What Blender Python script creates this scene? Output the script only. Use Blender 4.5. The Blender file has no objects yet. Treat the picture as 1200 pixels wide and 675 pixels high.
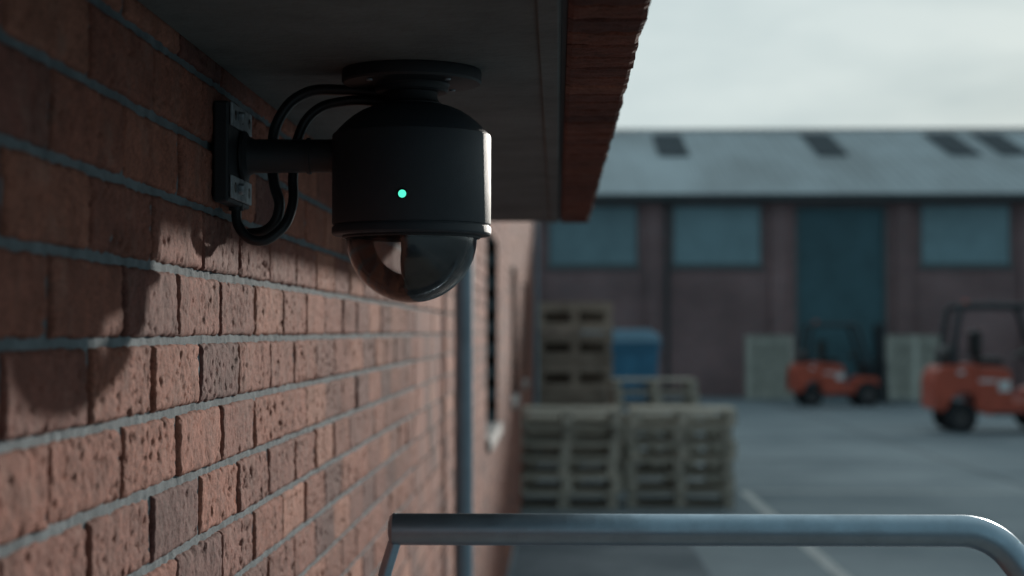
import bpy, bmesh, math, random
from mathutils import Vector, noise, Matrix
random.seed(7)
S = bpy.context.scene
C = bpy.data.collections.new("place"); S.collection.children.link(C)

# ------------------------------------------------------------------ helpers
def link(o, parent=None):
    C.objects.link(o)
    if parent: o.parent = parent
    return o
def empty(name, loc=(0,0,0), rotz=0):
    o = bpy.data.objects.new(name, None); o.location = loc; o.rotation_euler = (0,0,rotz)
    o.empty_display_size = .1
    return link(o)
def mesh(name, v, f, mat, parent=None, smooth=False):
    m = bpy.data.meshes.new(name); m.from_pydata(v, [], f); m.update()
    if smooth: m.polygons.foreach_set("use_smooth", [True]*len(m.polygons))
    m.materials.append(mat)
    return link(bpy.data.objects.new(name, m), parent)
BF = [(0,3,2,1),(4,5,6,7),(0,1,5,4),(1,2,6,5),(2,3,7,6),(3,0,4,7)]
def boxverts(a, b):
    x0,y0,z0 = a; x1,y1,z1 = b
    return [(x0,y0,z0),(x1,y0,z0),(x1,y1,z0),(x0,y1,z0),(x0,y0,z1),(x1,y0,z1),(x1,y1,z1),(x0,y1,z1)]
def boxes(name, lst, mat, parent=None, bevel=0, seg=2):
    v=[];f=[]
    for a,b in lst:
        n=len(v); v+=boxverts(a,b); f+=[tuple(i+n for i in q) for q in BF]
    o = mesh(name, v, f, mat, parent)
    if bevel:
        md=o.modifiers.new("bevel","BEVEL"); md.width=bevel; md.segments=seg; md.limit_method='ANGLE'
    return o
def prism(name, outline, y0, y1, mat, parent=None, bevel=0, seg=3):
    n=len(outline)
    v=[(x,y0,z) for x,z in outline]+[(x,y1,z) for x,z in outline]
    f=[tuple(range(n)), tuple(range(2*n-1,n-1,-1))]
    f+=[(i,i+n,(i+1)%n+n,(i+1)%n) for i in range(n)]
    o=mesh(name,v,f,mat,parent)
    bm=bmesh.new(); bm.from_mesh(o.data); bmesh.ops.recalc_face_normals(bm,faces=bm.faces); bm.to_mesh(o.data); bm.free()
    if bevel:
        md=o.modifiers.new("bevel","BEVEL"); md.width=bevel; md.segments=seg; md.limit_method='ANGLE'
    return o
def lathe(name, prof, mat, parent=None, loc=(0,0,0), n=96, rot=None, smooth=True, edge=True):
    v=[];f=[]
    for r,z in prof:
        for i in range(n):
            a=2*math.pi*i/n; v.append((r*math.cos(a), r*math.sin(a), z))
    for k in range(len(prof)-1):
        for i in range(n):
            j=(i+1)%n; f.append((k*n+i,k*n+j,(k+1)*n+j,(k+1)*n+i))
    if prof[0][0]>1e-5: f.append(tuple(range(n))[::-1])
    if prof[-1][0]>1e-5: f.append(tuple((len(prof)-1)*n+i for i in range(n)))
    o=mesh(name,v,f,mat,parent)
    bm=bmesh.new(); bm.from_mesh(o.data); bmesh.ops.remove_doubles(bm,verts=bm.verts,dist=1e-6)
    bmesh.ops.recalc_face_normals(bm,faces=bm.faces); 
    for fc in bm.faces: fc.smooth=smooth
    if edge:
        for e in bm.edges:
            if len(e.link_faces)==2 and e.calc_face_angle(0)>math.radians(28): e.smooth=False
    bm.to_mesh(o.data); bm.free()
    o.location=loc
    if rot: o.rotation_euler=rot
    return o
def tube(name, pts, r, mat, parent=None, kind='POLY', res=8):
    c=bpy.data.curves.new(name,'CURVE'); c.dimensions='3D'; c.bevel_depth=r; c.bevel_resolution=res; c.use_fill_caps=True
    if kind=='POLY':
        s=c.splines.new('POLY'); s.points.add(len(pts)-1)
        for p,q in zip(s.points,pts): p.co=(*q,1)
    else:
        s=c.splines.new('BEZIER'); s.bezier_points.add(len(pts)-1)
        for p,q in zip(s.bezier_points,pts):
            p.co=q; p.handle_left_type=p.handle_right_type='AUTO'
        s.resolution_u=16
    s.use_smooth=True
    c.materials.append(mat)
    return link(bpy.data.objects.new(name,c),parent)

# ------------------------------------------------------------------ materials
def mat(name, col, rough=.6, metal=0, var=.0, vscale=5, bump=0, bscale=40, rvar=0, col2=None, rnd=0, spec=.5, stretch=None):
    m=bpy.data.materials.new(name); m.use_nodes=True
    nt=m.node_tree; N=nt.nodes; L=nt.links; b=N["Principled BSDF"]
    b.inputs["Roughness"].default_value=rough; b.inputs["Metallic"].default_value=metal
    b.inputs["Specular IOR Level"].default_value=spec
    tc=N.new("ShaderNodeTexCoord"); vec=tc.outputs["Object"]
    if stretch:
        mp=N.new("ShaderNodeMapping"); mp.inputs["Scale"].default_value=stretch; L.new(vec,mp.inputs[0]); vec=mp.outputs[0]
    nz=N.new("ShaderNodeTexNoise"); nz.inputs["Scale"].default_value=vscale; nz.inputs["Detail"].default_value=5; nz.inputs["Roughness"].default_value=.65
    L.new(vec,nz.inputs["Vector"])
    mx=N.new("ShaderNodeMix"); mx.data_type='RGBA'
    c2=col2 or tuple(max(0,c*(1-var)) for c in col)
    mx.inputs[6].default_value=(*col,1); mx.inputs[7].default_value=(*c2,1)
    rp=N.new("ShaderNodeMapRange"); rp.inputs[1].default_value=.35; rp.inputs[2].default_value=.65
    L.new(nz.outputs["Fac"],rp.inputs[0]); L.new(rp.outputs[0],mx.inputs[0])
    out=mx.outputs[2]
    if rnd:
        oi=N.new("ShaderNodeObjectInfo"); mr=N.new("ShaderNodeMapRange"); mr.inputs[3].default_value=1-rnd; mr.inputs[4].default_value=1+rnd*.5
        L.new(oi.outputs["Random"],mr.inputs[0])
        sc=N.new("ShaderNodeVectorMath"); sc.operation='SCALE'; L.new(out,sc.inputs[0]); L.new(mr.outputs[0],sc.inputs[3]); out=sc.outputs[0]
    L.new(out,b.inputs["Base Color"])
    if rvar:
        rr=N.new("ShaderNodeMapRange"); rr.inputs[1].default_value=.3; rr.inputs[2].default_value=.7
        rr.inputs[3].default_value=max(0,rough-rvar); rr.inputs[4].default_value=min(1,rough+rvar)
        L.new(nz.outputs["Fac"],rr.inputs[0]); L.new(rr.outputs[0],b.inputs["Roughness"])
    if bump:
        n2=N.new("ShaderNodeTexNoise"); n2.inputs["Scale"].default_value=bscale; n2.inputs["Detail"].default_value=4; n2.inputs["Roughness"].default_value=.7
        L.new(vec,n2.inputs["Vector"])
        bp=N.new("ShaderNodeBump"); bp.inputs["Strength"].default_value=1; bp.inputs["Distance"].default_value=bump
        L.new(n2.outputs["Fac"],bp.inputs["Height"]); L.new(bp.outputs[0],b.inputs["Normal"])
    return m

def brick_unit_mat(name="fired_clay_brick",dim=1.0):
    m=bpy.data.materials.new(name); m.use_nodes=True
    nt=m.node_tree; N=nt.nodes; L=nt.links; b=N["Principled BSDF"]; b.inputs["Roughness"].default_value=.9
    b.inputs["Specular IOR Level"].default_value=.3
    at=N.new("ShaderNodeAttribute"); at.attribute_name="tone"
    cr=N.new("ShaderNodeValToRGB"); e=cr.color_ramp.elements
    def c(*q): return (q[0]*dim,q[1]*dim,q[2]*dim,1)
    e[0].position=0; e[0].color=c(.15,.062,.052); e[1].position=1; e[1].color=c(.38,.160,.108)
    x=e.new(.3); x.color=c(.23,.086,.062); x=e.new(.7); x.color=c(.32,.118,.078)
    L.new(at.outputs["Fac"],cr.inputs[0])
    tc=N.new("ShaderNodeTexCoord")
    n1=N.new("ShaderNodeTexNoise"); n1.inputs["Scale"].default_value=26; n1.inputs["Detail"].default_value=6; n1.inputs["Roughness"].default_value=.75
    n2=N.new("ShaderNodeTexNoise"); n2.inputs["Scale"].default_value=260; n2.inputs["Detail"].default_value=3; n2.inputs["Roughness"].default_value=.75
    n3=N.new("ShaderNodeTexNoise"); n3.inputs["Scale"].default_value=1.6; n3.inputs["Detail"].default_value=4
    for n in (n1,n2,n3): L.new(tc.outputs["Object"],n.inputs["Vector"])
    r1=N.new("ShaderNodeMapRange"); r1.inputs[1].default_value=.3; r1.inputs[2].default_value=.7; r1.inputs[3].default_value=.6; r1.inputs[4].default_value=1.28
    L.new(n1.outputs["Fac"],r1.inputs[0])
    r2=N.new("ShaderNodeMapRange"); r2.inputs[1].default_value=.3; r2.inputs[2].default_value=.6; r2.inputs[3].default_value=.55; r2.inputs[4].default_value=1.1
    L.new(n2.outputs["Fac"],r2.inputs[0])
    mu=N.new("ShaderNodeMath"); mu.operation='MULTIPLY'; L.new(r1.outputs[0],mu.inputs[0]); L.new(r2.outputs[0],mu.inputs[1])
    r3=N.new("ShaderNodeMapRange"); r3.inputs[1].default_value=.3; r3.inputs[2].default_value=.7; r3.inputs[3].default_value=.72; r3.inputs[4].default_value=1.18
    L.new(n3.outputs["Fac"],r3.inputs[0])
    m2=N.new("ShaderNodeMath"); m2.operation='MULTIPLY'; L.new(mu.outputs[0],m2.inputs[0]); L.new(r3.outputs[0],m2.inputs[1])
    sc=N.new("ShaderNodeVectorMath"); sc.operation='SCALE'; L.new(cr.outputs[0],sc.inputs[0]); L.new(m2.outputs[0],sc.inputs[3])
    mx=N.new("ShaderNodeMix"); mx.data_type='RGBA'; mx.inputs[7].default_value=c(.29,.20,.165)
    n4=N.new("ShaderNodeTexNoise"); n4.inputs["Scale"].default_value=11; n4.inputs["Detail"].default_value=7; n4.inputs["Roughness"].default_value=.8
    L.new(tc.outputs["Object"],n4.inputs["Vector"])
    r4=N.new("ShaderNodeMapRange"); r4.inputs[1].default_value=.53; r4.inputs[2].default_value=.75; r4.inputs[4].default_value=.42
    L.new(n4.outputs["Fac"],r4.inputs[0]); L.new(r4.outputs[0],mx.inputs[0]); L.new(sc.outputs[0],mx.inputs[6])
    L.new(mx.outputs[2],b.inputs["Base Color"])
    bp=N.new("ShaderNodeBump"); bp.inputs["Distance"].default_value=.0016; L.new(n2.outputs["Fac"],bp.inputs["Height"])
    L.new(bp.outputs[0],b.inputs["Normal"])
    return m

def wall_brick_mat():
    m=bpy.data.materials.new("warehouse_brickwork"); m.use_nodes=True
    nt=m.node_tree; N=nt.nodes; L=nt.links; b=N["Principled BSDF"]; b.inputs["Roughness"].default_value=.85
    tc=N.new("ShaderNodeTexCoord"); sp=N.new("ShaderNodeSeparateXYZ"); L.new(tc.outputs["Object"],sp.inputs[0])
    ad=N.new("ShaderNodeMath"); L.new(sp.outputs[0],ad.inputs[0]); L.new(sp.outputs[1],ad.inputs[1])
    cb=N.new("ShaderNodeCombineXYZ"); L.new(ad.outputs[0],cb.inputs[0]); L.new(sp.outputs[2],cb.inputs[1])
    br=N.new("ShaderNodeTexBrick"); br.inputs["Scale"].default_value=1; br.inputs["Brick Width"].default_value=.225; br.inputs["Row Height"].default_value=.075
    br.inputs["Mortar Size"].default_value=.006; br.inputs["Color1"].default_value=(.32,.165,.165,1); br.inputs["Color2"].default_value=(.24,.135,.14,1); br.inputs["Mortar"].default_value=(.3,.3,.3,1)
    L.new(cb.outputs[0],br.inputs["Vector"])
    nz=N.new("ShaderNodeTexNoise"); nz.inputs["Scale"].default_value=.5; nz.inputs["Detail"].default_value=6; L.new(tc.outputs["Object"],nz.inputs["Vector"])
    r=N.new("ShaderNodeMapRange"); r.inputs[1].default_value=.3; r.inputs[2].default_value=.7; r.inputs[3].default_value=.7; r.inputs[4].default_value=1.2
    L.new(nz.outputs["Fac"],r.inputs[0])
    sc=N.new("ShaderNodeVectorMath"); sc.operation='SCALE'; L.new(br.outputs["Color"],sc.inputs[0]); L.new(r.outputs[0],sc.inputs[3]); L.new(sc.outputs[0],b.inputs["Base Color"])
    return m

M_brick=brick_unit_mat(); M_wbrick=wall_brick_mat(); M_ebrick=brick_unit_mat("dark_edge_brick",.60)  # edge bricks reuse the wall brick colours, scaled darker
M_mortar=mat("lime_mortar",(.15,.18,.195),.95,var=.4,vscale=30,bump=.002,bscale=220)
M_emortar=mat("dark_edge_mortar",(.06,.055,.05),.95,var=.3,vscale=30)  # darker mortar between the edge bricks
M_soffit=mat("soffit_render",(.145,.155,.15),.85,var=.4,vscale=5,bump=.004,bscale=26)
M_seam=mat("dark_sealant",(.03,.03,.033),.8)
M_body=mat("powder_coated_metal",(.032,.041,.050),.56,var=.2,vscale=8,bump=.0003,bscale=900,rvar=.06,spec=.4)
M_bodyd=mat("dark_casting",(.018,.021,.025),.55,var=.2,vscale=20,bump=.0003,bscale=500)
M_black=mat("black_plastic",(.006,.007,.008),.3,var=.2)
M_rubber=mat("cable_rubber",(.014,.016,.019),.42,var=.3,vscale=40)
M_zinc=mat("zinc_plate",(.36,.41,.44),.5,metal=.5,var=.4,vscale=60,rvar=.15)
M_steel=mat("galvanised_rail",(.38,.48,.56),.36,metal=1,var=.14,vscale=22,rvar=.07,bump=.0003,bscale=60)
M_pipe=mat("painted_pipe",(.25,.34,.41),.42,var=.25,vscale=6,rvar=.1)
M_conc=mat("stair_concrete",(.30,.30,.29),.9,var=.3,vscale=3,bump=.003,bscale=50)
M_frame=mat("window_frame_paint",(.12,.15,.16),.5,var=.2)
M_sill=mat("stone_sill",(.30,.29,.28),.8,var=.25,vscale=6)
M_glassd=mat("window_glass",(.02,.03,.035),.08,var=.1)
M_wglass=mat("obscured_glazing",(.26,.40,.45),.4,var=.25,vscale=.8,rnd=.2)
M_door=mat("roller_door_paint",(.07,.165,.20),.5,var=.3,vscale=.8)
M_roof=mat("sheet_roof",(.42,.50,.54),.6,var=.38,vscale=.35,stretch=(1,.35,.35))
M_roofd=mat("rooflight",(.07,.09,.105),.8,var=.3,spec=.1)
M_gut=mat("gutter_paint",(.05,.065,.07),.6,var=.2)
M_wood=mat("pallet_timber",(.66,.60,.50),.85,var=.45,vscale=6,rnd=.25,stretch=(.6,3,3),bump=.002,bscale=30)
M_woodw=mat("pale_crate_timber",(.70,.68,.60),.85,var=.3,vscale=4,rnd=.15)
M_woodb=mat("brown_crate_timber",(.50,.39,.31),.85,var=.4,vscale=5,rnd=.2)
M_orange=mat("forklift_paint",(.62,.11,.06),.4,var=.3,vscale=3,rvar=.1)
M_hub=mat("wheel_rim_paint",(.10,.09,.09),.6,var=.3)
M_tyre=mat("tyre_rubber",(.02,.022,.026),.85,var=.3)
M_fork=mat("mast_steel",(.022,.03,.038),.5,var=.3)
M_white=mat("decal_white",(.75,.75,.75),.5)
M_blue=mat("skip_paint",(.05,.20,.33),.5,var=.3,vscale=3)
M_bluel=mat("skip_lid",(.26,.42,.54),.5,var=.2,vscale=3)
M_line=mat("road_paint",(.66,.67,.66),.7,var=.45,vscale=9)
def ground_mat(name,c1,c2,rough,scale):
    return mat(name,c1,rough,col2=c2,vscale=scale,bump=.004,bscale=45,rvar=.15)
M_yard=ground_mat("yard_concrete",(.225,.275,.305),(.14,.18,.205),.64,.28)
M_gshade=ground_mat("painted_ground_shade",(.06,.092,.12),(.04,.066,.09),.55,.8)  # dark blue colour standing for shade on the yard

# ------------------------------------------------------------------ ground
mesh("ground",[(-600,-600,0),(600,-600,0),(600,900,0),(-600,900,0)],[(0,1,2,3)],M_yard)
mesh("ground_shade",[(-.38,-6,.004),(1.25,-6,.004),(1.25,16.3,.004),(-.38,16.3,.004)],[(0,1,2,3)],M_gshade)  # flat dark sheet that paints a shadow onto the ground below the rail
o=mesh("painted_line",[(2.26,-6,.004),(2.38,-6,.004),(2.38,21,.004),(2.26,21,.004),
      (2.38,20.88,.004),(16,20.88,.004),(16,21.0,.004),(2.38,21.0,.004)],[(0,1,2,3),(4,5,6,7)],M_line)
jl=[]
for yy in (26,31,36,41,46): jl.append(((-.2,yy,-.01),(40,yy+.03,.003)))
for xx in (6,12,18,24): jl.append(((xx,21.2,-.01),(xx+.03,50.5,.0035)))
boxes("slab_joint",jl,M_seam)

# ------------------------------------------------------------------ near brick building
WX=-.401
bld=empty("brick_building")
wins=[(9.45,11.2),(14.6,16.4),(19.6,21.4)]; WZ0,WZ1=1.39,2.59
Y0,Y1=-3.0,28.0; ZT=4.69
def near(y0,z0): return .75<y0<4.6 and 1.40<z0<2.31
V=[];F=[];T=[]
NV=[];NF=[];NT=[]
z=1.99-26*.075
while z<ZT:
    par=(round((z-1.99)/.075))%2
    off=1.31 if par==0 else 1.1975
    k=math.floor((Y0-off)/.225)
    y=off+k*.225
    while y<Y1:
        a=max(y+.005,Y0); bq=min(y+.22,Y1); z0=max(z+.0045,.001); z1=z+.0705
        tone=min(1,max(0,random.gauss(.5,.3)))
        if bq-a>.02:
            segs=[(a,bq)]
            if z1>WZ0+.01 and z0<WZ1-.01:
                for w0,w1 in wins:
                    ns=[]
                    for s0,s1 in segs:
                        if s1<=w0 or s0>=w1: ns.append((s0,s1))
                        else:
                            if s0<w0: ns.append((s0,w0))
                            if s1>w1: ns.append((w1,s1))
                    segs=ns
            for s0,s1 in segs:
                if s1-s0<.012: continue
                if near(y,z):
                    L_=s1-s0; H_=z1-z0
                    nu=max(8,int(L_/.0030)); nv=int(H_/.0030)
                    base=len(NV); tilt=random.uniform(-.014,.014); tl2=random.uniform(-.02,.02); proud=random.uniform(-.001,.001)
                    sd=random.random()*50; pit=random.uniform(.22,.45)
                    for j in range(nv+1):
                        for i in range(nu+1):
                            s=i/nu*L_; t=j/nv*H_
                            yy=s0+s; zz=z0+t
                            e=min(s,L_-s,t,H_-t)
                            jy=noise.noise(Vector((sd,yy*70,zz*70)))*.0022; jz=noise.noise(Vector((sd+9,yy*55,zz*55)))*.0020
                            p=Vector((sd*3,yy*38,zz*38))
                            d=noise.noise(p)*.0014+noise.noise(Vector((sd,yy*110,zz*150)))*.0012+noise.noise(Vector((sd,yy*280,zz*280)))*.0007
                            c=noise.noise(Vector((sd+4,yy*85,zz*125)))
                            if c<-pit: d-=(-pit-c)*.011
                            er=.0045+noise.noise(Vector((sd+7,yy*60,zz*60)))*.0035
                            if e<er: d-=((1-e/er)**2)*.0035
                            NV.append((WX+proud+d+tilt*(s-L_/2)+tl2*(t-H_/2),yy+jy,zz+jz))
                    for j in range(nv):
                        for i in range(nu):
                            q=base+j*(nu+1)+i
                            NF.append((q,q+1,q+nu+2,q+nu+1)); NT.append(tone)
                    ring=[base+i for i in range(nu+1)]+[base+j*(nu+1)+nu for j in range(1,nv+1)]+[base+nv*(nu+1)+i for i in range(nu-1,-1,-1)]+[base+j*(nu+1) for j in range(nv-1,0,-1)]
                    n0=len(NV)
                    for r_ in ring:
                        q=NV[r_]; NV.append((WX-.03,q[1],q[2]))
                    n_=len(ring)
                    for i in range(n_):
                        NF.append((ring[i],n0+i,n0+(i+1)%n_,ring[(i+1)%n_])); NT.append(tone)
                else:
                    n=len(V); px=random.uniform(-.0015,.0015)
                    V+=boxverts((WX-.1,s0,z0),(WX+px,s1,z1)); F+=[tuple(i+n for i in q) for q in BF]; T+=[tone]*6
        y+=.225
    z+=.075
for nm,v,f,t,sm in (("bricks",V,F,T,False),("weathered_bricks",NV,NF,NT,True)):
    o=mesh(nm,v,f,M_brick,bld,smooth=sm)
    a=o.data.attributes.new("tone",'FLOAT','FACE'); a.data.foreach_set("value",t)
MX=WX-.0085
core=[]
yy=Y0
for w0,w1 in wins:
    core.append(((-5,yy,0),(MX,w0,ZT))); 
    core.append(((-5,w0,0),(MX,w1,WZ0))); core.append(((-5,w0,WZ1),(MX,w1,ZT)))
    yy=w1
core.append(((-5,yy,0),(MX,Y1,ZT)))
boxes("mortar_core",core,M_mortar,bld)
mv=[];mf=[]
ya,yb,za,zb=.7,4.7,1.38,2.36; st=.006
nu=int((yb-ya)/st); nv=int((zb-za)/st)
for j in range(nv+1):
    for i in range(nu+1):
        yy=ya+i*st; zz=za+j*st
        d=noise.noise(Vector((3,yy*60,zz*60)))*.0020+noise.noise(Vector((8,yy*15,zz*15)))*.0016
        mv.append((WX-.0048+d,yy,zz))
for j in range(nv):
    for i in range(nu):
        q=j*(nu+1)+i; mf.append((q,q+1,q+nu+2,q+nu+1))
mesh("mortar_joints",mv,mf,M_mortar,bld,smooth=True)
boxes("parapet_coping",[((-5.05,Y0-.03,ZT+.001),(WX+.05,Y1+.03,ZT+.08))],M_sill,bld,bevel=.01)
for w0,w1 in wins:
    boxes("window_sill",[((WX-.12,w0-.06,WZ0-.075),(WX+.03,w1+.06,WZ0-.002))],M_sill,bld,bevel=.006)
    g=WX-.13
    fr=[((g-.04,w0,WZ0),(g+.02,w0+.06,WZ1)),((g-.04,w1-.06,WZ0),(g+.02,w1,WZ1)),((g-.04,w0+.06,WZ1-.06),(g+.02,w1-.06,WZ1)),((g-.04,w0+.06,WZ0),(g+.02,w1-.06,WZ0+.06)),
        ((g-.035,(w0+w1)/2-.025,WZ0+.06),(g+.018,(w0+w1)/2+.025,WZ1-.06))]
    boxes("window_frame",fr,M_frame,bld)
    boxes("window_pane",[((g-.03,w0+.06,WZ0+.06),(g-.01,(w0+w1)/2-.025,WZ1-.06)),((g-.03,(w0+w1)/2+.025,WZ0+.06),(g-.01,w1-.06,WZ1-.06))],M_glassd,bld)

# ------------------------------------------------------------------ canopy
can=empty("canopy"); CZ=2.314; CY=4.78
boxes("soffit_slab",[((WX+.0025,-2.0,CZ),(.004,CY,CZ+.16))],M_soffit,can)
boxes("soffit_joint",[((.0045,-2.0,CZ+.004),(.0105,CY,CZ+.15))],M_seam,can)
boxes("soffit_batten",[((-.02,-2.0,CZ-.004),(.002,CY-.02,CZ+.002))],M_soffit,can,bevel=.002)
v=[];f=[];t=[]
y=-2.0
while y<CY-.02:
    w=.070; n=len(v)
    x1=.090+random.uniform(-.0008,.0008); zz=CZ-.002+random.uniform(-.001,.001)
    nx,ny=14,14
    for j in range(ny+1):
        for i in range(nx+1):
            X=.011+(x1-.011)*i/nx; Yq=y+w*j/ny
            e=min(i,nx-i,j,ny-j)
            d=noise.noise(Vector((X*60,Yq*60,5)))*.002+(.0025 if e==0 else 0)
            jx=noise.noise(Vector((X*50,Yq*22,1)))*.0022 if i==nx else 0
            v.append((X+jx,Yq,zz+d))
    for j in range(ny):
        for i in range(nx):
            q=n+j*(nx+1)+i; f.append((q,q+nx+1,q+nx+2,q+1))
    ring=[n+i for i in range(nx+1)]+[n+j*(nx+1)+nx for j in range(1,ny+1)]+[n+ny*(nx+1)+i for i in range(nx-1,-1,-1)]+[n+j*(nx+1) for j in range(ny-1,0,-1)]
    n0=len(v)
    for r_ in ring: v.append((v[r_][0],v[r_][1],CZ+.16))
    n_=len(ring); tn=random.uniform(.1,.9)
    for i in range(n_): f.append((ring[i],ring[(i+1)%n_],n0+(i+1)%n_,n0+i))
    f.append(tuple(n0+i for i in range(n_)))
    t+=[tn]*(nx*ny+n_+1)
    y+=.075
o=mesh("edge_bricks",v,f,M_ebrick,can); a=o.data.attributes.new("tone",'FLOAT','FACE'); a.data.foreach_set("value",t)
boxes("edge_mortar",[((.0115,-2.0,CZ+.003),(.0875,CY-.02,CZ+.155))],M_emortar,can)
boxes("roof_sheet",[((WX+.0025,-2.02,CZ+.165),(.10,CY+.01,CZ+.185))],M_gut,can)

# ------------------------------------------------------------------ drain pipes
def drainpipe(y,r=.034,top=4.6):
    e=empty("drainpipe",(WX+.062,y,0))
    lathe("pipe",[(r,.12),(r,top)],M_pipe,e,n=40)
    for zz in (.7,2.6,3.8):
        lathe("socket",[(r+.002,zz),(r+.008,zz+.004),(r+.008,zz+.07),(r+.002,zz+.074)],M_pipe,e,n=40)
        boxes("bracket",[((-.056,-.055,zz+.02),(-.044,.055,zz+.05)),((-.044,-.012,zz+.022),(-.03,.012,zz+.048))],M_pipe,e)
    tube("shoe",[(0,0,.14),(0,0,.1),(.03,0,.06),(.09,0,.03)],r*.98,M_pipe,e)
drainpipe(6.05); drainpipe(26.8)

# ------------------------------------------------------------------ security camera
SX,SY=-.175,2.0
cam=empty("security_camera",(SX,SY,0))
lathe("ceiling_flange",[(.083,2.3135),(.084,2.311),(.084,2.300),(.082,2.2975),(.046,2.2965),(.044,2.294),(.044,2.289),(.042,2.287),(.0,2.287)],M_bodyd,cam)
lathe("neck",[(.0,2.29),(.031,2.2895),(.031,2.281),(.033,2.276),(.037,2.2735),(.038,2.268),(0,2.268)],M_bodyd,cam)
lathe("housing",[(0,2.2725),(.036,2.2722),(.048,2.2695),(.060,2.2645),(.071,2.2575),(.080,2.250),(.0875,2.2425),(.092,2.2375),(.0925,2.2365),(.0945,2.2355),(.0953,2.233),(.0953,2.1290),(.0948,2.1277),(.0932,2.1272),(.0932,2.1255),(.0950,2.1250),(.0956,2.1235),(.0956,2.1170),(.0945,2.1150),(.0925,2.1142),(.083,2.1142),(.083,2.1165),(0,2.1165)],M_body,cam)
lathe("dome_retaining_ring",[(.0832,2.1155),(.0832,2.1122),(.0822,2.111),(.0795,2.111),(.0795,2.1155)],M_bodyd,cam)
for k in range(4):
    a=math.radians(45+90*k)
    lathe("flange_screw",[(0,-.002),(.0035,-.002),(.004,0)],M_zinc,cam,loc=(.065*math.cos(a),.065*math.sin(a),2.2973),n=16)
gm=bpy.data.materials.new("smoked_acrylic"); gm.use_nodes=True; N=gm.node_tree.nodes; L=gm.node_tree.links; N.clear()
out=N.new("ShaderNodeOutputMaterial"); mx=N.new("ShaderNodeMixShader"); tr=N.new("ShaderNodeBsdfTransparent"); gl=N.new("ShaderNodeBsdfGlossy"); fr=N.new("ShaderNodeFresnel")
tr.inputs[0].default_value=(.95,.95,.95,1); gl.inputs["Roughness"].default_value=.05; gl.inputs[0].default_value=(1,1,1,1); fr.inputs[0].default_value=1.7
nz=N.new("ShaderNodeTexNoise"); nz.inputs["Scale"].default_value=60; bp=N.new("ShaderNodeBump"); bp.inputs["Distance"].default_value=.0001
L.new(nz.outputs["Fac"],bp.inputs["Height"]); L.new(bp.outputs[0],gl.inputs["Normal"])
L.new(fr.outputs[0],mx.inputs[0]); L.new(tr.outputs[0],mx.inputs[1]); L.new(gl.outputs[0],mx.inputs[2]); L.new(mx.outputs[0],out.inputs[0])
# bubble with an open top so only the skin of the dome is in the way
R=.0785; zc=2.1125
n=96; dv=[];df=[]
for a in range(0,88,3):
    for i in range(n):
        q=2*math.pi*i/n; dv.append((R*math.cos(math.radians(a))*math.cos(q),R*math.cos(math.radians(a))*math.sin(q),zc-R*math.sin(math.radians(a))))
rows=len(range(0,88,3)); dv.append((0,0,zc-R))
for k in range(rows-1):
    for i in range(n): df.append((k*n+i,(k+1)*n+i,(k+1)*n+(i+1)%n,k*n+(i+1)%n))
for i in range(n): df.append(((rows-1)*n+i,rows*n,(rows-1)*n+(i+1)%n))
mesh("dome_bubble",dv,df,gm,cam,smooth=True)
mod=lathe("module_shroud",[(.068*math.cos(math.radians(a)),-.068*math.sin(math.radians(a))) for a in range(0,91,5)],M_black,cam,loc=(0,0,2.1135),edge=False)
bm=bmesh.new(); bm.from_mesh(mod.data)
r_=bmesh.ops.bisect_plane(bm,geom=bm.verts[:]+bm.edges[:]+bm.faces[:],plane_co=(.0,0,0),plane_no=(-1,.10,0),clear_outer=True)
bmesh.ops.holes_fill(bm,edges=[e for e in bm.edges if e.is_boundary],sides=0)
bm.to_mesh(mod.data); bm.free()
lathe("lens_barrel",[(0,0),(.022,0),(.022,.010),(.019,.012),(.017,.008),(0,.007)],M_black,cam,loc=(.002,.0,2.083),rot=(0,math.radians(-90),math.radians(-6)),n=48)
lathe("lens_glass",[(0,.0115),(.008,.0108),(.0165,.008)],M_glassd,cam,loc=(.002,.0,2.083),rot=(0,math.radians(-90),math.radians(-6)),n=48)
em=bpy.data.materials.new("led_emitter"); em.use_nodes=True; b=em.node_tree.nodes["Principled BSDF"]
b.inputs["Base Color"].default_value=(.05,.5,.3,1); b.inputs["Emission Color"].default_value=(.09,.90,.60,1); b.inputs["Emission Strength"].default_value=1.2
lathe("led_bezel",[(.0064,-.0005),(.0064,.0008),(.0056,.0010)],M_black,cam,loc=(-.0025,-.0953,2.1575),rot=(math.radians(90),0,0),n=32)
lathe("status_led",[(0,.0024),(.0027,.0020),(.0053,.0006)],em,cam,loc=(-.0025,-.0953,2.1575),rot=(math.radians(90),0,0),n=32)
AZ=2.211
lathe("wall_arm",[(.0,0),(.030,0),(.030,.004),(.0235,.008),(.0205,.014),(.0200,.10),(.0205,.115),(.024,.135),(.028,.150),(.030,.165)],M_bodyd,cam,loc=(WX+.022-SX,0,AZ),rot=(0,math.radians(90),0),n=64)
tube("arm_clamp",[(WX+.10-SX,0,AZ-.0),(WX+.104-SX,0,AZ)],.0222,M_bodyd,cam)
px=WX-SX
boxes("mount_box",[((px+.002,-.08,2.150),(px+.020,.055,2.268))],M_bodyd,cam,bevel=.003)
pl=[]
for s in (1,-1):
    z0=AZ+s*.029; z1=AZ+s*.056
    za,zb=min(z0,z1),max(z0,z1)
    pl.append(((px+.0205,-.075,za),(px+.0235,.05,zb)))
boxes("mount_plate",pl,M_zinc,cam,bevel=.001)
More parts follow.
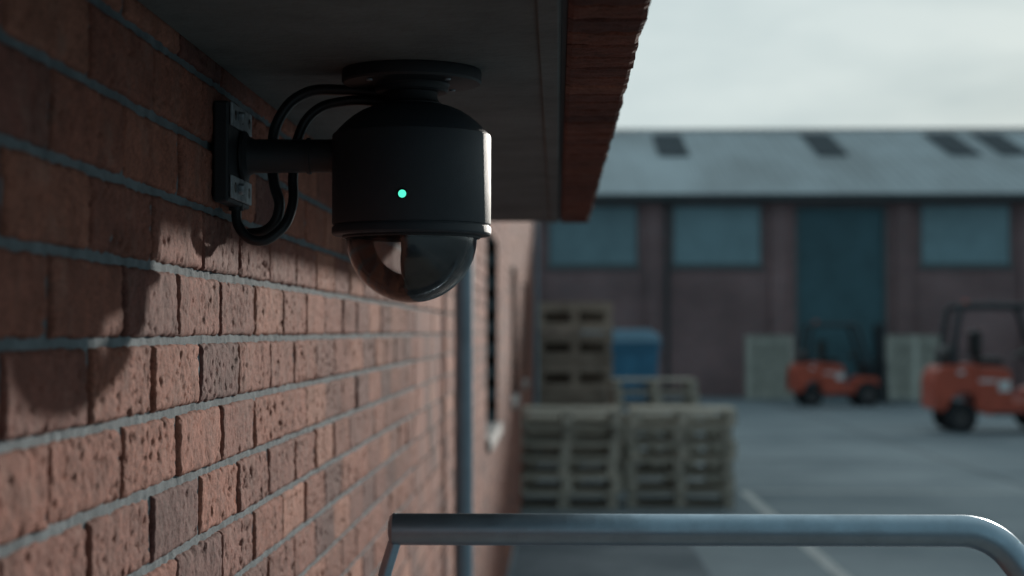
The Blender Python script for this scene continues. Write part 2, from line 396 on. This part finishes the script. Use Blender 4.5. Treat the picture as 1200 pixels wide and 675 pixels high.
for s in (1,-1):
    for yq in (-.055,-.012,.032):
        lathe("plate_hole",[(.0,.0005),(.0055,.0005),(.0065,0)],M_black,cam,loc=(px+.0238,yq,AZ+s*.0425),rot=(0,math.radians(90),0),n=24)
    lathe("plate_bolt",[(0,.006),(.006,.006),(.007,.004),(.007,0)],M_zinc,cam,loc=(px+.024,-.034,AZ+s*.0425),rot=(0,math.radians(90),0),n=6,smooth=False)
def cab(name,pts,r,yo):
    tube(name,[(x-SX,yo+dy,z) for x,z,dy in pts],r,M_rubber,cam,kind='BEZIER')
cab("power_cable",[(-.205,2.290,0),(-.263,2.296,0),(-.312,2.291,.0),(-.341,2.262,.0),(-.351,2.218,.005),(-.347,2.180,.0),(-.340,2.150,-.005),(-.352,2.126,-.005),(-.388,2.118,0)],.0068,.036)
cab("data_cable",[(-.200,2.279,0),(-.262,2.281,0),(-.298,2.268,0),(-.318,2.234,.0),(-.323,2.19,0),(-.323,2.150,-.01),(-.338,2.120,-.02),(-.363,2.109,-.025),(-.384,2.125,-.025),(-.389,2.158,-.02)],.0062,.03)
lathe("cable_gland",[(.0,0),(.009,0),(.009,.012),(.007,.016)],M_bodyd,cam,loc=(-.389-SX,.01,2.146),n=24)

# ------------------------------------------------------------------ landing, steps, handrail
st=empty("concrete_steps")
sb=[((WX+.01,.2,0),(.72,2.32,.74))]
for k in range(3): sb.append(((.722+.22*k,.2,0),(.722+.22*(k+1)-.002,2.32,.74-.185*(k+1))))
boxes("landing",sb,M_conc,st,bevel=.008)
hr=empty("handrail")
pts=[(-.212,2.16,1.744),(.515,2.16,1.744)]
rb=.085
for k in range(1,13):
    a=math.radians(52*k/12); pts.append((.515+rb*math.sin(a),2.16,1.744-rb+rb*math.cos(a)))
ex,_,ez=pts[-1]; d=(math.cos(math.radians(52)),-math.sin(math.radians(52)))
pts.append((ex+d[0]*.9,2.16,ez+d[1]*.9))
tube("top_rail",pts,.0205,M_steel,hr,res=12)
lathe("rail_end_cap",[(0,-.0045),(.010,-.004),(.017,-.002),(.0206,.002),(.0206,.006)],M_steel,hr,loc=(-.2145,2.16,1.744),rot=(0,math.radians(90),0),n=48)
tube("wall_brace",[(-.206,2.16,1.742),(-.222,2.16,1.69),(-.25,2.16,1.56),(-.375,2.16,1.02),(-.384,2.16,.95)],.0085,M_steel,hr)
boxes("brace_foot",[((WX+.012,2.12,.90),(WX+.022,2.20,1.0))],M_steel,hr,bevel=.002)
tube("post",[(.66,2.16,.742),(.66,2.16,1.60)],.02,M_steel,hr)
tube("end_post",[(ex+d[0]*.88,2.16,.0),(ex+d[0]*.88,2.16,ez+d[1]*.88)],.02,M_steel,hr)

# ------------------------------------------------------------------ pallets and crates
PH=.186
def pallet_boxes(w=1.2,dp=1.0):
    b=[]; h=w/2; g=dp/2
    for y in (-g,-.05,g-.1): b.append(((-h,y,0),(h,y+.1,.022)))
    for x in (-h,-.06,h-.11):
        for y in (-g,-.05,g-.1): b.append(((x,y,.0225),(x+(.12 if x==-.06 else .11),y+.1,.136)))
    for x in (-h,-.06,h-.11): b.append(((x,-g,.1365),(x+.11,g,.158)))
    n=8
    for i in range(n):
        y=-g+i*(dp-.1)/(n-1); b.append(((-h,y,.1585),(h,y+.1,.184)))
    return b
def pallet_stack(x,y,n,rz=0,w=1.2,dp=1.0,m=M_wood):
    e=empty("pallet_stack",(x,y,.001),rz)
    me=None
    for k in range(n):
        if me is None:
            o=boxes("pallet",pallet_boxes(w,dp),m,e); me=o.data
        else: o=link(bpy.data.objects.new("pallet",me),e)
        o.location=(random.uniform(-.03,.03),random.uniform(-.03,.03),k*PH)
        o.rotation_euler=(0,0,random.uniform(-.025,.025)+(math.pi if random.random()<.5 else 0))
    return e
pallet_stack(.09,19.3,6,.01,1.2)
pallet_stack(1.42,19.4,6,-.03,1.2)
pallet_stack(1.40,24.5,7,.04)
pallet_stack(.20,21.3,5,0)  # added behind the left front stack to block light through its openings
pallet_stack(1.45,21.6,5,.02)
def crate(name,e,w,dp,h,z,m,vert=False):
    b=[];hx=w/2;hy=dp/2
    for x in (-hx,hx-.10):
        for y in (-hy,hy-.10): b.append(((x,y,z),(x+.10,y+.10,z+h)))
    for y in (-hy,hy-.10): b.append(((-.07,y,z),(.07,y+.1,z+h)))
    for s in (-1,1):
        ya=s*hy; yb=ya+s*.02; y0,y1=min(ya,yb),max(ya,yb)
        xa=s*hx; xb=xa+s*.02; x0,x1=min(xa,xb),max(xa,xb)
        if vert:
            n=int(w/.235)
            for i in range(n):
                xx=-hx+i*(w-.13)/(n-1); b.append(((xx,y0,z+.02),(xx+.13,y1,z+h)))
            for zz in (z+.1,z+h-.2): b.append(((-hx+.08,y0-s*.03,zz),(hx-.08,y1-s*.0205,zz+.1)))
            for i in range(4):
                yy=-hy+i*(dp-.12)/3; b.append(((x0,yy,z+.02),(x1,yy+.12,z+h)))
        else:
            for zz in (z+.01,z+h-.14):
                b.append(((-hx-.02,y0,zz),(hx+.02,y1,zz+.135))); b.append(((x0,-hy+.001,zz),(x1,hy-.001,zz+.135)))
    b.append(((-hx+.08,-hy+.10,z+.05),(hx-.08,hy-.10,z+.07)))
    b.append(((-hx+.1,-.02,z+.071),(hx-.1,.02,z+h-.01)))
    b.append(((-hx-.005,-hy-.005,z+h+.001),(hx+.005,hy+.005,z+h+.02)))
    boxes(name,b,m,e)
cs=empty("crate_stack",(.28,27.8,.002),.02)
for k in range(5): crate("crate",cs,1.2,1.0,.47,k*.496,M_woodb)
for x,w in ((6.2,1.25),(10.4,1.5)):
    e=empty("slatted_crate",(x,49.2,.002)); crate("slats",e,w,.9,1.85,0,M_woodw,vert=True)

sk=empty("waste_container",(1.45,40.3,0))
prism("bin_body",[(-.86,.12),(.86,.12),(.98,1.72),(-.98,1.72)],-.6,.6,M_blue,sk,bevel=.03)
prism("bin_lid",[(-1.02,1.73),(1.02,1.73),(.98,1.9),(.75,2.04),(-.75,2.04),(-.98,1.9)],-.64,.64,M_bluel,sk,bevel=.03)
boxes("bin_ribs",[((x,-.64,.3),(x+.08,-.601,1.6)) for x in (-.6,-.04,.52)]+[((-1.02,-.66,1.6),(1.02,-.601,1.7))],M_blue,sk,bevel=.008)
for x in (-.7,.7):
    for y in (-.45,.45): lathe("castor",[(0,-.03),(.08,-.03),(.08,.03),(0,.03)],M_tyre,sk,loc=(x,y,.08),rot=(math.radians(90),0,0),n=20)

# ------------------------------------------------------------------ forklifts
def forklift(x,y,s,rz=0):
    e=empty("forklift",(x,y,0),rz); e.scale=(s,s,s)
    prism("counterweight",[(0,.42),(0,.92),(.05,1.08),(.16,1.17),(.62,1.20),(.72,1.20),(.72,.62),(.68,.66),(.55,.70),(.42,.68),(.30,.60),(.22,.42),(.12,.36)],-.53,.53,M_orange,e,bevel=.035)
    prism("bonnet",[(.723,.40),(.723,1.17),(1.25,1.13),(1.34,1.05),(1.36,.62),(1.40,.55),(1.62,.55),(1.70,.74),(1.85,.80),(2.22,.80),(2.28,.72),(2.28,.55),(2.1,.50),(1.62,.32),(.95,.30)],-.50,.50,M_orange,e,bevel=.025)
    boxes("step_plate",[((1.0,-.54,.30),(1.55,-.502,.36)),((1.0,.502,.30),(1.55,.54,.36))],M_fork,e,bevel=.01)
    boxes("seat",[((.82,-.25,1.172),(1.28,.25,1.30)),((.76,-.25,1.302),(.90,.25,1.78))],M_black,e,bevel=.04,seg=3)
    boxes("dashboard",[((1.88,-.38,.803),(2.14,.38,1.18))],M_fork,e,bevel=.03)
    tube("steering_column",[(1.9,0,1.0),(1.66,0,1.38)],.03,M_black,e)
    w=lathe("steering_wheel",[(.17+.018*math.cos(a*math.pi/6),.018*math.sin(a*math.pi/6)) for a in range(13)],M_black,e,loc=(1.65,0,1.39),rot=(0,math.radians(-32),0),n=32,edge=False)
    for yy in (-.47,.47):
        tube("guard_frame",[(.36,yy,1.15),(.38,yy,1.6),(.46,yy,2.14),(.54,yy,2.2),(1.62,yy,2.2),(1.72,yy,2.14),(2.12,yy,.8)],.058,M_fork,e)
    boxes("guard_slats",[((.60+.155*k,-.46,2.195),(.64+.155*k,.46,2.225)) for k in range(8)],M_fork,e)
    boxes("gas_bottle_cradle",[((.16,-.30,1.175),(.50,.30,1.24))],M_fork,e,bevel=.01)
    lathe("gas_bottle",[(0,-.32),(.10,-.31),(.15,-.26),(.15,.26),(.10,.31),(0,.32)],M_hub,e,loc=(.33,0,1.37),rot=(math.radians(90),0,0),n=28)
    lathe("beacon",[(.05,0),(.05,.03),(.04,.1),(0,.11)],M_orange,e,loc=(.75,.3,2.226),n=20)
    for xx,rr,yw in ((.47,.27,.47),(1.98,.34,.50)):
        for sgn in (-1,1):
            lathe("tyre",[(rr*.55,-.10),(rr*.9,-.10),(rr,-.07),(rr,.07),(rr*.9,.10),(rr*.55,.10),(rr*.5,.03),(rr*.5,-.03),(rr*.55,-.10)],M_tyre,e,loc=(xx,sgn*yw,rr),rot=(math.radians(90),0,0),n=36)
            lathe("wheel_hub",[(0,-.05),(.05,-.05),(.06,-.06),(rr*.35,-.045),(rr*.54,-.07),(rr*.54,.07),(0,.07)],M_hub,e,loc=(xx,sgn*yw,rr),rot=(math.radians(90),0,0 if sgn>0 else math.pi),n=30)
    for yy in (-.36,.30):
        boxes("mast_rail",[((2.36,yy,.08),(2.50,yy+.06,2.25)),((2.40,yy+(.065 if yy<0 else -.065),.10),(2.50,yy+(.105 if yy<0 else -.025)+.0,2.15))],M_fork,e,bevel=.006)
    boxes("mast_crossbars",[((2.37,-.30,z),(2.44,.30,z+.09)) for z in (.25,1.2,2.1)],M_fork,e)
    lathe("lift_cylinder",[(.035,.15),(.035,1.3),(.022,1.31),(.022,2.05)],M_fork,e,loc=(2.47,0,0),n=20)
    boxes("carriage",[((2.505,-.48,z),(2.55,.48,z+.1)) for z in (.14,.52)]+[((2.51,yy,.5),(2.54,yy+.03,1.15)) for yy in (-.47,-.24,0,.22,.44)]+[((2.51,-.47,1.151),(2.54,.47,1.19))],M_fork,e,bevel=.004)
    for yy in (-.32,.22):
        prism("fork",[(2.552,.60),(2.59,.60),(2.60,.10),(3.70,.07),(3.70,.055),(2.60,.05),(2.552,.06)],yy,yy+.11,M_fork,e)
    boxes("side_decal",[((1.12,-.5045,.72),(1.32,-.501,.92)),((.78,-.5045,.88),(1.08,-.501,.93))],M_white,e)
    boxes("rear_lamp",[((.40,-.55,1.02),(.52,-.531,1.08))],M_white,e,bevel=.005)
    return e
forklift(7.40,33.6,1.13,.0)
forklift(6.25,44.8,.98,math.radians(4))

# ------------------------------------------------------------------ warehouse
wh=empty("warehouse",(0,51,0))
B=3.77; c0=1.1; k0,k1=-5,9
DT=6.1
wall=[];gl=[];pil=[];fr=[];door=[];ribs=[]
X0=c0+B*k0-B/2; X1=c0+B*k1+B/2
for k in range(k0,k1+1):
    c=c0+B*k; l=c-B/2; r=c+B/2
    if k in (2,-3,7):
        a,b_,zb,zt=c-1.39,c+1.39,0,5.86
        door.append(((a,.14,0),(b_,.2,zt)))
        for q in range(int(zt/.3)): ribs.append(((a+.02,.115,q*.3+.04),(b_-.02,.139,q*.3+.27)))
        fr+= [((a,.02,0),(a+.1,.11,zt)),((b_-.1,.02,0),(b_,.11,zt)),((a+.1,.02,zt-.12),(b_-.1,.11,zt))]
    else:
        a,b_,zb,zt=c-1.38,c+1.38,3.98,5.88
        gl.append(((a+.08,.03,zb+.08),(b_-.08,.06,zt-.08)))
        fr+=[((a,.02,zb),(a+.08,.16,zt)),((b_-.08,.02,zb),(b_,.16,zt)),((a+.08,.02,zb),(b_-.08,.16,zb+.08)),((a+.08,.02,zt-.08),(b_-.08,.16,zt))]
        fr.append(((a-.06,-.08,zb-.09),(b_+.06,-.003,zb-.003)))
        wall.append(((a,0,0),(b_,.3,zb)))
    wall+=[((l,0,0),(a,.3,DT)),((b_,0,0),(r,.3,DT)),((a,0,zt),(b_,.3,DT))]
    pil.append(((l-.26,-.16,0),(l+.26,-.002,5.93)))
wall+=[((X0-.3,0,0),(X0,22.8,DT)),((X1,0,0),(X1+.3,22.8,DT)),((X0,22.5,0),(X1,22.8,DT))]
boxes("walls",wall,M_wbrick,wh); boxes("pilasters",pil,M_wbrick,wh)
for i,g in enumerate(gl): boxes("window_glazing",[g],M_wglass,wh)
boxes("frames",fr,M_frame,wh); boxes("loading_door",door,M_door,wh); boxes("door_slats",ribs,M_door,wh)
v=[];f=[]; xr=X0-.5
e0=(-.45,6.13); rd=(11.2,9.42)
prof=[]
while xr<X1+.5:
    prof+= [(xr,0),(xr+.22,0),(xr+.25,.045),(xr+.30,.045)]; xr+=.33
for (yy,zz) in (e0,rd,(22.85,6.13)):
    for x,h in prof: v.append((x,yy,zz+h))
n=len(prof)
for k in range(2):
    for i in range(n-1): f.append((k*n+i,k*n+i+1,(k+1)*n+i+1,(k+1)*n+i))
mesh("roof_sheets",v,f,M_roof,wh)
boxes("ridge_cap",[((X0-.5,11.0,9.46),(X1+.5,11.4,9.52))],M_roof,wh)
boxes("gutter",[((X0-.5,-.62,5.93),(X1+.5,-.455,6.14)),((X0-.5,-.455,5.95),(X1+.5,-.165,5.99))],M_gut,wh,bevel=.02)
for x in (X0-.29,X1+.29):
    mesh("gable",[(x,.0,DT),(x,22.8,DT),(x,11.2,9.40)],[(0,1,2)],M_wbrick,wh)
def rl(x,w,t0,t1):
    a=lambda t:(e0[0]+(rd[0]-e0[0])*t, e0[1]+(rd[1]-e0[1])*t+.05)
    (ya,za),(yb,zb)=a(t0),a(t1)
    q=[(x-w/2,ya,za),(x+w/2,ya,za),(x+w/2,yb,zb),(x-w/2,yb,zb)]
    mesh("rooflight",q+[(p[0],p[1],p[2]+.03) for p in q],BF,M_roofd,wh)
for x in (4.0,9.4,13.9,15.6,20.5,-3,-9,26): rl(x,1.05,.55,.92)
for xx in (c0+B*.5+.35,c0+B*4.5,c0-B*1.5):
    lathe("downpipe",[(.06,.1),(.06,5.95)],M_gut,wh,loc=(xx,-.26,0),n=20)

# ------------------------------------------------------------------ camera
cd=bpy.data.cameras.new("view"); co=bpy.data.objects.new("view_camera",cd); C.objects.link(co)
cd.lens=58.65; cd.sensor_width=36; cd.clip_end=2000; cd.clip_start=.02
co.location=(0,0,2.0)
yaw=math.atan(53/1955); pit=math.atan(50.5/1955)
co.rotation_euler=(math.radians(90)+pit,0,yaw)
cd.dof.use_dof=True; cd.dof.focus_distance=1.92; cd.dof.aperture_fstop=4.2
S.camera=co

# ------------------------------------------------------------------ light
sun_dir=Vector((1,2.6,.435)).normalized()
sd=bpy.data.lights.new("sun",'SUN'); sd.energy=3.9; sd.angle=math.radians(1.2); sd.color=(1,.94,.86)
so=bpy.data.objects.new("sun",sd); C.objects.link(so); so.rotation_euler=sun_dir.to_track_quat('Z','Y').to_euler()
W=bpy.data.worlds.new("World"); S.world=W; W.use_nodes=True; N=W.node_tree.nodes; L=W.node_tree.links
bg=N["Background"]; 
sky=N.new("ShaderNodeTexSky"); sky.sky_type='NISHITA'; sky.sun_disc=False
sky.sun_elevation=math.asin(sun_dir.z); sky.sun_rotation=math.atan2(sun_dir.x,sun_dir.y); sky.dust_density=1; sky.air_density=1
tc=N.new("ShaderNodeTexCoord")
mp=N.new("ShaderNodeMapping"); mp.inputs["Scale"].default_value=(1,1,3.2); L.new(tc.outputs["Generated"],mp.inputs[0])
nz=N.new("ShaderNodeTexNoise"); nz.inputs["Scale"].default_value=4.2; nz.inputs["Detail"].default_value=5; nz.inputs["Roughness"].default_value=.5; L.new(mp.outputs[0],nz.inputs["Vector"])
cr=N.new("ShaderNodeValToRGB"); e=cr.color_ramp.elements; e[0].position=.38; e[0].color=(4.6,5.7,6.0,1); e[1].position=.62; e[1].color=(6.3,7.3,7.4,1); L.new(nz.outputs["Fac"],cr.inputs[0])
dt=N.new("ShaderNodeVectorMath"); dt.operation='DOT_PRODUCT'; dt.inputs[1].default_value=(.15,.98,.05); L.new(tc.outputs["Generated"],dt.inputs[0])
mr=N.new("ShaderNodeMapRange"); mr.interpolation_type='SMOOTHSTEP'; mr.inputs[1].default_value=-.6; mr.inputs[2].default_value=.9
L.new(dt.outputs["Value"],mr.inputs[0])
tn=N.new("ShaderNodeMix"); tn.data_type='RGBA'; tn.inputs[6].default_value=(.37,.45,.49,1); tn.inputs[7].default_value=(1,1,1,1); L.new(mr.outputs[0],tn.inputs[0])
sc=N.new("ShaderNodeVectorMath"); sc.operation='MULTIPLY'; L.new(cr.outputs[0],sc.inputs[0]); L.new(tn.outputs[2],sc.inputs[1])
mx=N.new("ShaderNodeMix"); mx.data_type='RGBA'; mx.inputs[0].default_value=.97; L.new(sky.outputs[0],mx.inputs[6]); L.new(sc.outputs[0],mx.inputs[7])
L.new(mx.outputs[2],bg.inputs["Color"]); bg.inputs["Strength"].default_value=.1
S.view_settings.view_transform='Standard'; S.view_settings.look='None'; S.view_settings.exposure=0
